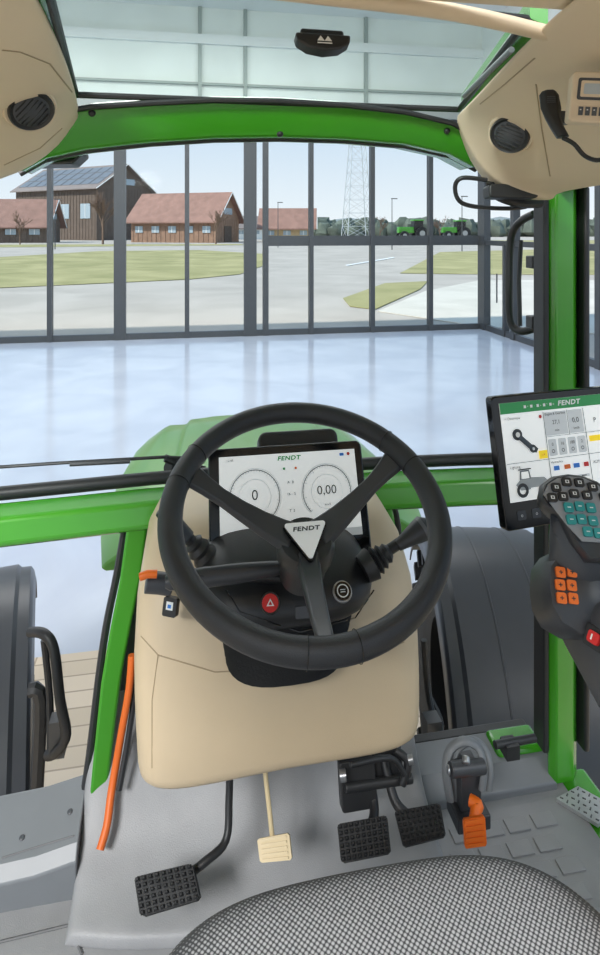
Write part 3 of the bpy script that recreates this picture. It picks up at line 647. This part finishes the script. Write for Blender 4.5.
# ---------------------------------------------------------------- armrest, joystick
arm=thing('armrest_console','dark grey armrest control console with orange and red buttons','armrest')
m=M(DGREY)
def asec(y,x0,x1,z0,z1): 
    cx,cz=(x0+x1)/2,(z0+z1)/2; hx,hz=(x1-x0)/2,(z1-z0)/2; o=[]
    for q in range(24):
        a=2*math.pi*q/24; c=math.cos(a); s_=math.sin(a); o.append(W(cx+hx*math.copysign(abs(c)**.55,c),y,cz+hz*math.copysign(abs(s_)**.55,s_)))
    return o
m.loft([asec(*q) for q in((.715,.47,.60,-.475,-.44),(.70,.452,.61,-.495,-.425),(.66,.436,.62,-.52,-.415),(.58,.430,.63,-.55,-.415),(.5,.445,.64,-.57,-.43),(.1,.46,.66,-.57,-.43))]); fin(m,'body',arm,ang=60)
m=M(RUBBER); m.bb(W(.47,.05,-.44),W(.65,.48,-.40)); fin(m,'pad',arm,bevel=.015)
m=M(BEIGE); m.loft([[W(x,y,z) for x,y in((.45,-.1),(.75,-.1),(.75,.62),(.45,.62))] for z in(-1.28,-.70,-.655)]); fin(m,'side_cabinet',arm,bevel=.02)
m=M(BLACK); m.bb(W(.5,.2,-.66),W(.6,.4,-.56)); fin(m,'support',arm,bevel=.01)
F=Fr(V(567,590,.69),(1,-.25,-.1),(.12,.55,.8))
m=M(SPOKE); m.loft([[F.p(x*s,y*s,z) for x,y in((-.020,.0),(-.016,.024),(-.004,.038),(.020,.048),(.045,.045),(.056,-.01),(.042,-.042),(.01,-.042),(-.010,-.034),(-.019,-.018))] for z,s in((-.07,1.05),(-.03,1.08),(-.004,1.0),(0,.94))]); fin(m,'button_plate',arm,ang=60)
for i,(x,y) in enumerate(((-.006,.017),(.007,.019),(-.008,.004),(.005,.005),(-.008,-.009),(.005,-.008))):
    m=M(ORANGE); F.rrect(m,x-.0053,y-.0055,x+.0053,y+.0055,.002,.0,.004); m.m(BLACK); F.rect(m,x-.0022,y-.0005,x+.0022,y+.0005,.0042,.0002); F.rect(m,x-.0005,y-.002,x+.0005,y+.002,.0042,.0002); fin(m,'orange_button',arm)
Fs=surf(595,638,.001)
F=Fs; m=M(BLACK); F.rrect(m,-.011,-.011,.02,.011,.003,-.004,.006); fin(m,'switch_plate',arm,bevel=.001); m=M(RED); F.rrect(m,-.005,-.006,.008,.006,.003,.002,.004); m.m(WHITE); F.rect(m,-.0008,-.003,.0008,.003,.0062,.0002); fin(m,'red_button',arm,bevel=0)
js=thing('joystick','grey joystick grip with teal and white-marked push buttons','joystick')
F=Fr(V(578,516,.70),(1,-.2,-.05),(.15,.6,.78))
out0=[(-.018,.002),(-.034,.010),(-.040,.020),(-.034,.035),(-.020,.045),(.0,.049),(.018,.048),(.035,.042),(.048,.03),(.056,.01),(.056,-.015),(.050,-.035),(.030,-.046),(.004,-.046),(-.010,-.026)]
m=M(SPOKE); m.loft([[F.p(x*s+o_,y*s,z) for x,y in out0] for z,s,o_ in((-.050,.75,.01),(-.034,.92,.004),(-.012,1.0,0),(-.003,.98,0),(.0,.93,0),(-.001,.86,0))]); fin(m,'head',js,ang=60)
m=M(JOYL); m.prism([F.p(x,y,-.0005) for x,y in((-.032,.015),(-.036,.022),(-.028,.034),(-.016,.041),(.0,.0445),(.016,.0435),(.031,.037),(.041,.026),(.045,.008),(.044,-.006),(.034,-.018),(.022,-.027),(-.002,-.027),(-.016,-.010))],F.n*.0015); fin(m,'button_field',js)
m=M(DGREY)
sec=[]
for (x,y,z,rx,ry) in((.014,-.005,-.02,.040,.034),(.016,-.025,-.04,.041,.034),(.018,-.045,-.060,.041,.032),(.020,-.060,-.080,.043,.034),(.022,-.068,-.105,.046,.036)):
    sec.append([F.p(x+rx*math.cos(q*math.pi/10),y+ry*math.sin(q*math.pi/10),z) for q in range(20)])
m.loft(sec); fin(m,'stem',js,ang=60)
for x,y in((-.010,.008),(.003,.010),(.016,.009),(-.010,-.005),(.002,-.004),(.015,-.005),(.006,-.017),(.018,-.018)):
    m=M(TEAL); F.rrect(m,x-.0052,y-.0052,x+.0052,y+.0052,.002,.0,.0045); m.m(WHITE); F.rect(m,x-.002,y-.0006,x+.002,y+.0006,.0047,.0002); fin(m,'teal_button',js)
for x,y in((-.020,.030),(-.006,.037),(.009,.037),(.024,.033),(.035,.022),(.037,.008),(-.027,.018),(.000,.024),(.015,.023),(-.014,.020)):
    m=M(BLACK); F.rrect(m,x-.0054,y-.0048,x+.0054,y+.0048,.002,.0,.0045); m.m(WHITE); F.rect(m,x-.0022,y-.0018,x+.0022,y+.0018,.0047,.0002); m.m(BLACK); F.rect(m,x-.001,y-.001,x+.001,y+.001,.0050,.0002); fin(m,'grey_button',js)
m=M(WHITE); F.ring(m,.032,-.016,.003,.006,.0015); fin(m,'white_ring',js)
# ---------------------------------------------------------------- seat
seat=thing('driver_seat','grey driver seat cushion in speckled woven fabric','seat')
m=M(SEAT); rings=[]; SX,SY=.183,.388
for z,hx,hy in((-.84,.20,.22),(-.82,.24,.25),(-.78,.266,.270),(-.735,.266,.272),(-.71,.255,.262),(-.70,.225,.235),(-.70,.12,.14),(-.70,.03,.03)):
    rings.append(sup(SX,SY,E+z,hx,hy,40,3.6))
m.loft(rings); fin(m,'cushion',seat,sub=2)
m=M(BLACK); rr=[]
for i in range(9): rr.append(sup(SX,.33,E-1.28+.055*i,.17-(.015 if i%2 else 0),.17-(.015 if i%2 else 0),32,4))
m.loft(rr); fin(m,'suspension_base',seat)
# ---------------------------------------------------------------- pedals
def pedal(name,label,corners,t0,t1,armpts,padm,armr=.007,n=(9,6),nub=True):
    th=thing(name,label,'pedal')
    TL,TR,BR,BL=[V(*c) for c in (corners[0]+(t0,),corners[1]+(t0,),corners[2]+(t1,),corners[3]+(t1,))]
    nn=(TR-TL).cross(TL-BL).normalized()
    nn=nn if nn.z>0 else -nn
    m=M(padm)
    def q(u,v): return (TL*(1-u)+TR*u)*(1-v)+(BL*(1-u)+BR*u)*v
    rim=[q(u,v) for u,v in((.06,0),(.94,0),(1,.08),(1,.92),(.94,1),(.06,1),(0,.92),(0,.08))]
    m.prism(rim,-nn*.012)
    if nub:
        for i in range(n[0]):
            for j in range(n[1]):
                a,b=(i+.5)/n[0],(j+.5)/n[1]; hx=.36/n[0]; hy=.36/n[1]
                base=[q(a-hx,b-hy),q(a+hx,b-hy),q(a+hx,b+hy),q(a-hx,b+hy)]; tp=[q(a-hx*.4,b-hy*.4)+nn*.004,q(a+hx*.4,b-hy*.4)+nn*.004,q(a+hx*.4,b+hy*.4)+nn*.004,q(a-hx*.4,b+hy*.4)+nn*.004]
                m.loft([base,tp])
    else:
        for j in range(n[1]):
            b=(j+.5)/n[1]; m.prism([q(.1,b-.25/n[1]),q(.9,b-.25/n[1]),q(.9,b+.25/n[1]),q(.1,b+.25/n[1])],nn*.003)
    fin(m,'pad',th,smooth=False)
    m=M(BLACK if padm is RUBBER else padm); m.tube([V(*a) for a in armpts],armr,10,smooth=5); fin(m,'arm',th)
    return th
pedal('clutch_pedal','black rubber clutch pedal pad on a thin bent arm',[(134,877),(192,863),(200,899),(140,917)],1.04,1.0,[(168,890,1.035),(205,862,1.06),(226,840,1.09),(229,800,1.12),(230,765,1.14)],RUBBER)
pedal('brake_pedal','black studded rubber brake pedal pad, lower of pair',[(337,824),(387,815),(391,853),(341,863)],1.10,1.06,[(365,838,1.10),(374,815,1.14),(372,790,1.17),(368,760,1.19)],RUBBER,.009)
pedal('brake_pedal','black studded rubber brake pedal pad, upper of pair',[(394,811),(440,803),(446,836),(403,847)],1.13,1.09,[(420,825,1.13),(398,806,1.15),(390,785,1.17),(384,760,1.19)],RUBBER,.009)
pedal('small_pedal','small beige plastic pedal on a silver rod',[(257,839),(289,833),(292,860),(260,863)],1.07,1.05,[(273,845,1.075),(270,815,1.09),(266,780,1.11),(265,765,1.12)],mat('beige_pedal',(204,186,148),.5),.0045,(4,5),False)
pedal('accelerator_pedal','bright orange accelerator pedal on a grey bracket',[(463,820),(485,816),(487,846),(465,849)],1.16,1.14,[(474,825,1.17),(476,810,1.185),(478,805,1.19),(470,800,1.2)],ORANGE,.011,(3,5),False)
br=thing('pedal_bracket','black steel pedal bracket beneath the console','bracket')
m=M(BLACK); F=Fr(V(375,775,1.17),(1,0,0),(0,.3,1)); F.rrect(m,-.07,-.05,.0,.03,.006,-.02,.025); F.rrect(m,-.01,-.02,.06,.045,.01,-.03,.02); m.cyl(V(345,788,1.15),V(412,778,1.18),.009); m.tube([V(350,765,1.13),V(390,758,1.16),V(405,775,1.16)],.006,8,smooth=4); m.tube([V(395,750,1.18),V(408,762,1.17),V(402,785,1.16)],.008,8,smooth=4); fin(m,'plate',br,bevel=.002)
m=M(SILVER); m.cyl(V(340,776,1.14),V(346,775,1.14),.010,n=16); m.cyl(V(408,760,1.15),V(413,759,1.15),.008,n=16); fin(m,'bolt_head',br)
gb=thing('lever_bracket','grey cast lever bracket with a curved hoop','bracket')
m=M(SILL)
for dx,dt in((0,0),(6,.02)): m.tube([V(450+dx,800,1.22+dt),V(446+dx,770,1.22+dt),V(450+dx,750,1.24+dt),V(464+dx,741,1.24+dt),V(478+dx,748,1.24+dt),V(484+dx,768,1.22+dt),V(482+dx,790,1.21+dt)],.006,10,smooth=5,flat=1.5)
fin(m,'hoop',gb)
m=M(SPOKE); a=V(466,780,1.24); m.box(a,(.045,.05,.08)); m.box(a+Vector((0,-.01,-.055)),(.07,.06,.03)); m.cyl(V(450,770,1.20),V(484,766,1.22),.014); m.m(SILVER); m.cyl(V(447,770,1.20),V(450,770,1.20),.009); m.cyl(V(466,764,1.20),V(466,756,1.21),.008); fin(m,'housing',gb,bevel=.004)
m=M(BLACK); m.cyl(V(495,745,1.30),V(535,738,1.33),.008); m.box(V(510,748,1.31),(.03,.03,.03)); fin(m,'link_rod',gb)
# ---------------------------------------------------------------- hood
hd=thing('tractor_hood','glossy green tractor engine hood beyond the windscreen','tractor hood')
m=M(GREEND); rings=[]
for y,z,w_ in((1.80,-.900,.50),(1.95,-.885,.525),(2.3,-.862,.515),(2.6,-.862,.48),(2.75,-.875,.45),(2.82,-.90,.43),(2.9,-.96,.41),(2.95,-1.0,.39)):
    sec=[(-.97,-.085),(-1,-.075),(-.97,-.06),(-.82,-.012),(-.76,0),(-.60,.0),(-.56,.020),(-.3,.030),(0,.032),(.3,.030),(.56,.020),(.60,0),(.76,0),(.82,-.012),(.97,-.06),(1,-.075),(.97,-.085)]
    rings.append([W(.235+a*w_,y,z+b) for a,b in sec])
m.loft(rings); fin(m,'shell',hd,bevel=.006,ang=35)
m=M(DGREY); m.bb((-.05,1.6,.0),(.5,3.0,1.9)); fin(m,'engine_block',hd,bevel=.03)
for s in(1,-1):
    m=M(BLACK); x=.235+s*.34; m.prism([W(x,y,z) for y,z in((1.95,-1.0),(2.7,-1.0),(2.6,-1.5),(1.95,-1.5))],(.02,0,0))
    for k in range(8): m.bb(W(x-.01,2.0,-1.1-k*.04),W(x+.03,2.6,-1.11-k*.04))
    fin(m,'side_grille',hd,smooth=False)
# ---------------------------------------------------------------- front wheels and fenders
def wheel(cx,steer,label,xin,xout):
    T=lambda x,y,z:(Vector((cx,2.6,0))+Matrix.Rotation(math.radians(steer),3,'Z')@Vector((x,y,0)))+Vector((0,0,z))
    r=thing('front_wheel',label,'wheel'); zc=.67
    m=M(RUBBER); prof=[(.36,-.16),(.54,-.2),(.62,-.18),(.64,-.1),(.645,0),(.64,.1),(.62,.18),(.54,.2),(.36,.16)]; rings=[]
    for i in range(48):
        a=2*math.pi*i/48; rings.append([T(x*1.25,math.cos(a)*q,zc+math.sin(a)*q) for q,x in prof])
    m.loft(rings,closed=True)
    for i in range(22):
        for s in(-1,1):
            a=2*math.pi*(i+.5*(s>0))/22
            A=[]
            for x,da in((s*.26,0),(s*.0,.16)):
                for q in(.60,.68):
                    for dd in(-.035,.035): A.append(T(x,math.cos(a+da+dd)*q*(.97 if abs(x)>.15 else 1),zc+math.sin(a+da+dd)*q*(.97 if abs(x)>.15 else 1)))
            m.add(A,[(0,1,3,2),(4,6,7,5),(0,2,6,4),(1,5,7,3),(2,3,7,6),(0,4,5,1)])
    fin(m,'tyre',r,smooth=True)
    m=M(SILVER); m.cyl(T(-.1,0,zc),T(.1,0,zc),.37,n=32); fin(m,'wheel_rim',r)
    m=M(FEND); R0=.735; rows=[]
    for i in range(40):
        a=math.radians(194-i*4.1); rr=[]
        for x,dr in((xin,-.06),(xin+.01,-.015),(xin+.02,0),(xin+.06,.004),(xin+.075,.018),((xin+xout)/2,.022),(xout-.075,.018),(xout-.06,.004),(xout-.02,0),(xout-.01,-.015),(xout,-.06)):
            rr.append(T(x,math.cos(a)*(R0+dr),zc+math.sin(a)*(R0+dr)))
        rows.append(rr)
    m.grid(rows); fin(m,'fender',r,solid=.008,ang=25)
    for k in(.35,.65):
        m=M(FEND); pts=[]
        for i in range(40):
            a=math.radians(194-i*4.1); x=xin+(xout-xin)*k; pts.append(T(x,math.cos(a)*(R0+.022),zc+math.sin(a)*(R0+.022)))
        m.tube(pts,.006,6); fin(m,'fender_rib',r)
    return T
wheel(1.34,-13,'front wheel under a dark fender beside the pillar',-.28,.34)
wheel(-.92,13,'front wheel under a dark fender with curved grab bracket',-.27,.27)
fb=thing('fender_bracket','black curved tubular bracket behind the front fender','bracket')
m=M(BLACK); m.tube([V(30,632,1.75),V(44,634,1.72),V(54,650,1.7),V(60,700,1.66),V(66,735,1.64),V(56,752,1.64),V(48,755,1.66)],.014,10,smooth=5); m.tube([V(44,640,1.74),V(50,700,1.72),V(50,752,1.68)],.010,8,smooth=3); m.m(DGREY); m.box(V(58,735,1.66),(.04,.04,.10)); fin(m,'tube',fb)
m=M(BLACK); m.tube([V(40,800,1.7),V(60,792,1.66),V(72,797,1.6)],.016,8,smooth=4); m.tube([V(30,690,1.8),V(40,700,1.8),V(36,800,1.8)],.02,8,smooth=4); fin(m,'hose',fb)
fb=thing('fender_bracket','black brackets and hoses beside the console frame','bracket')
m=M(BLACK); m.tube([V(430,700,1.7),V(440,725,1.65),V(432,750,1.6)],.012,8,smooth=4); m.tube([V(424,640,1.7),V(428,690,1.68),V(437,735,1.6)],.009,8,smooth=4); m.m(SILL); m.tube([V(440,742,1.55),V(470,738,1.6),V(510,742,1.62)],.012,8,smooth=4); m.m(DGREY); m.box(V(432,728,1.6),(.04,.04,.06)); fin(m,'hose',fb)
# cables
cb=thing('cable_bundle','orange and black cables along the green front frame','cable')
m=M(CABLE); m.tube([V(132,655,1.26),V(129,690,1.25),V(122,730,1.24),V(116,765,1.23),V(111,795,1.21),V(107,825,1.18),V(100,850,1.155)],.0078,10,smooth=5); fin(m,'orange_cable',cb)
m=M(BLACK); m.tube([V(137,650,1.27),V(135,690,1.26),V(128,740,1.24),V(119,790,1.21)],.006,8,smooth=5); fin(m,'black_cable',cb)
wp=thing('windscreen_wiper','long thin black windscreen wiper resting low on glass','wiper')
m=M(BLACK); m.tube([V(-30,469,1.36),V(60,463,1.38),V(165,457,1.42),V(205,459,1.44)],.004,8); m.m(SPOKE); m.tube([V(70,464,1.38),V(130,461,1.40)],.006,8); fin(m,'blade',wp)
m=M(BLACK); m.tube([V(165,458,1.42),V(185,466,1.44),V(205,470,1.45)],.010,8,flat=.6); m.cyl(V(168,467,1.43),V(180,470,1.46),.014); fin(m,'arm',wp)
mi=thing('mirror_arm','black tubular mirror bracket outside the pillar','mirror bracket')
m=M(BLACK); m.tube([V(534,214,1.48),V(520,222,1.52),V(511,238,1.55),V(509,280,1.55),V(510,320,1.55),V(520,331,1.52),V(536,328,1.48)],.010,10,smooth=5); fin(m,'tube',mi)
m=M(BLACK); m.tube([V(521,240,1.6),V(519,280,1.6),V(520,326,1.58)],.006,8); fin(m,'inner_rod',mi)
for y_ in(262,322): m=M(BLACK); m.box(V(533,y_,1.44),(.022,.03,.03)); fin(m,'clamp',mi,bevel=.003)
wl=thing('roof_cable','looped black cable under the roof corner','cable')
m=M(BLACK); m.tube([V(487,180,1.3),V(462,178,1.3),V(455,188,1.31),V(462,203,1.32),V(490,208,1.34),V(525,207,1.35),V(541,196,1.35)],.005,8,smooth=6); m.tube([V(490,182,1.32),V(497,195,1.33),V(520,203,1.34),V(540,203,1.36)],.011,8,smooth=5); fin(m,'cable',wl)
m=M(BLACK); F=Fr(V(510,190,1.3),(1,-.1,0),(0,.1,1)); F.rrect(m,-.05,-.018,.06,.012,.008,-.03,.04); fin(m,'lamp_housing',wl,bevel=.004)
wl=thing('corner_sensor','black sensor block below the roof corner','sensor')
m=M(BLACK); F=Fr(V(58,158,1.28),(1,-.1,0),(0.0,.1,1)); m.prism([F.p(-.07,.02),F.p(-.07,-.015),F.p(.03,-.012),F.p(.052,.01),F.p(.05,.02)],-F.n*.05); fin(m,'block',wl,bevel=.004)
hs=thing('radio_handset','black microphone handset hanging on the roof liner','handset')
F=Fr(V(551,108,.92),(1,-.3,0),(.0,.15,1))
m=M(BLACK); m.loft([[F.p(x*sx*1.15+ox,y*1.15,z) for x,z in((-.012,0),(-.006,.007),(.006,.007),(.012,0),(.008,-.012),(-.008,-.012))] for y,sx,ox in((.024,.75,-.002),(.018,1.1,-.002),(0,1.15,0),(-.012,.9,.002),(-.026,.75,.008),(-.040,.7,.016))]); fin(m,'body',hs,bevel=.002)
m=M(DGREY); 
for k in range(4): F.rect(m,-.007,.006+k*.003,.005,.0075+k*.003,.0075,.0006)
fin(m,'microphone_slots',hs,smooth=False)
m=M(BLACK); m.tube([V(563,138,.91),V(574,144,.9),V(585,156,.9),V(600,160,.88),V(620,150,.86)],.0035,8,smooth=5); fin(m,'cord',hs)
m=M(DGREY); m.box(V(562,118,.96),(.03,.02,.02)); fin(m,'holder',hs,bevel=.003)
ru=thing('roof_control_unit','beige roof control unit with dark display and ribbed keys','control unit')
F=Fr(V(594,98,.86),(1,-.45,-.1),(.1,-.1,1))
m=M(BEIGE2); F.rrect(m,-.032,-.036,.05,.036,.006,-.03,.036); fin(m,'housing',ru,bevel=.003)
m=M(SPOKE); F.rrect(m,-.024,-.004,.044,.027,.003,.006,.0012); m.m(BEIGE2); F.rrect(m,-.020,.0,.04,.023,.002,.007,.0008); m.m(INKM); F.rrect(m,-.016,.004,.036,.019,.002,.0078,.0006); m.m(DGREY)
for k in range(6): F.rect(m,-.02+k*.009,-.026,-.014+k*.009,-.014,.006,.002)
m.m(WHITE)
for k in range(6): F.rect(m,-.0185+k*.009,-.019,-.0165+k*.009,-.0175,.0082,.0002)
fin(m,'display',ru,smooth=False)
m=M(BLACK); m.bb(W(.915,1.0,-1.25),W(.94,1.04,.1)); fin(m,'door_frame',cab,bevel=.004)
settle()
# ---------------------------------------------------------------- lights
w=bpy.data.worlds.new('World'); scn.world=w; w.use_nodes=True; nt=w.node_tree; bg=nt.nodes['Background']
tc=nt.nodes.new('ShaderNodeTexCoord'); sp=nt.nodes.new('ShaderNodeSeparateXYZ'); rp=nt.nodes.new('ShaderNodeValToRGB')
nt.links.new(tc.outputs['Generated'],sp.inputs[0]); nt.links.new(sp.outputs['Z'],rp.inputs[0]); nt.links.new(rp.outputs[0],bg.inputs[0])
rp.color_ramp.elements[0].color=lin((238,244,249)); rp.color_ramp.elements[1].color=lin((156,196,234)); rp.color_ramp.elements[1].position=.35
bg.inputs[1].default_value=1.1
s=bpy.data.lights.new('sun','SUN'); s.energy=4.6; s.angle=.03; s.color=(1,.95,.87); so=bpy.data.objects.new('sun',s); so.rotation_euler=(math.radians(46),0,math.radians(-78)); scn.collection.objects.link(so)
def area(x,y,z,sx,sy,e,tgt=None):
    l=bpy.data.lights.new('fill_light','AREA'); l.shape='RECTANGLE'; l.size=sx; l.size_y=sy; l.energy=e; o=bpy.data.objects.new('fill_light',l); o.location=(x,y,z)  # unseen fill lights added to brighten the hall floor and cab
    if tgt: o.rotation_euler=(Vector(tgt)-Vector((x,y,z))).to_track_quat('-Z','Y').to_euler()
    scn.collection.objects.link(o)
area(-2,11.5,8.3,14,5,820); area(-2.6,-3.0,5.8,1.6,1.2,480,(0,1,2)); area(4,-4,6.5,3,3,120,(0,1,2))
cam=bpy.data.cameras.new('camera'); co=bpy.data.objects.new('camera',cam); scn.collection.objects.link(co); co.location=(0,0,E); co.rotation_euler=(math.pi/2,0,-YAW)
cam.sensor_fit='VERTICAL'; cam.sensor_height=36; cam.sensor_width=24; cam.lens=600/955*36; cam.shift_y=-(477.5-230)/955; cam.clip_start=.02; cam.clip_end=2000
scn.camera=co
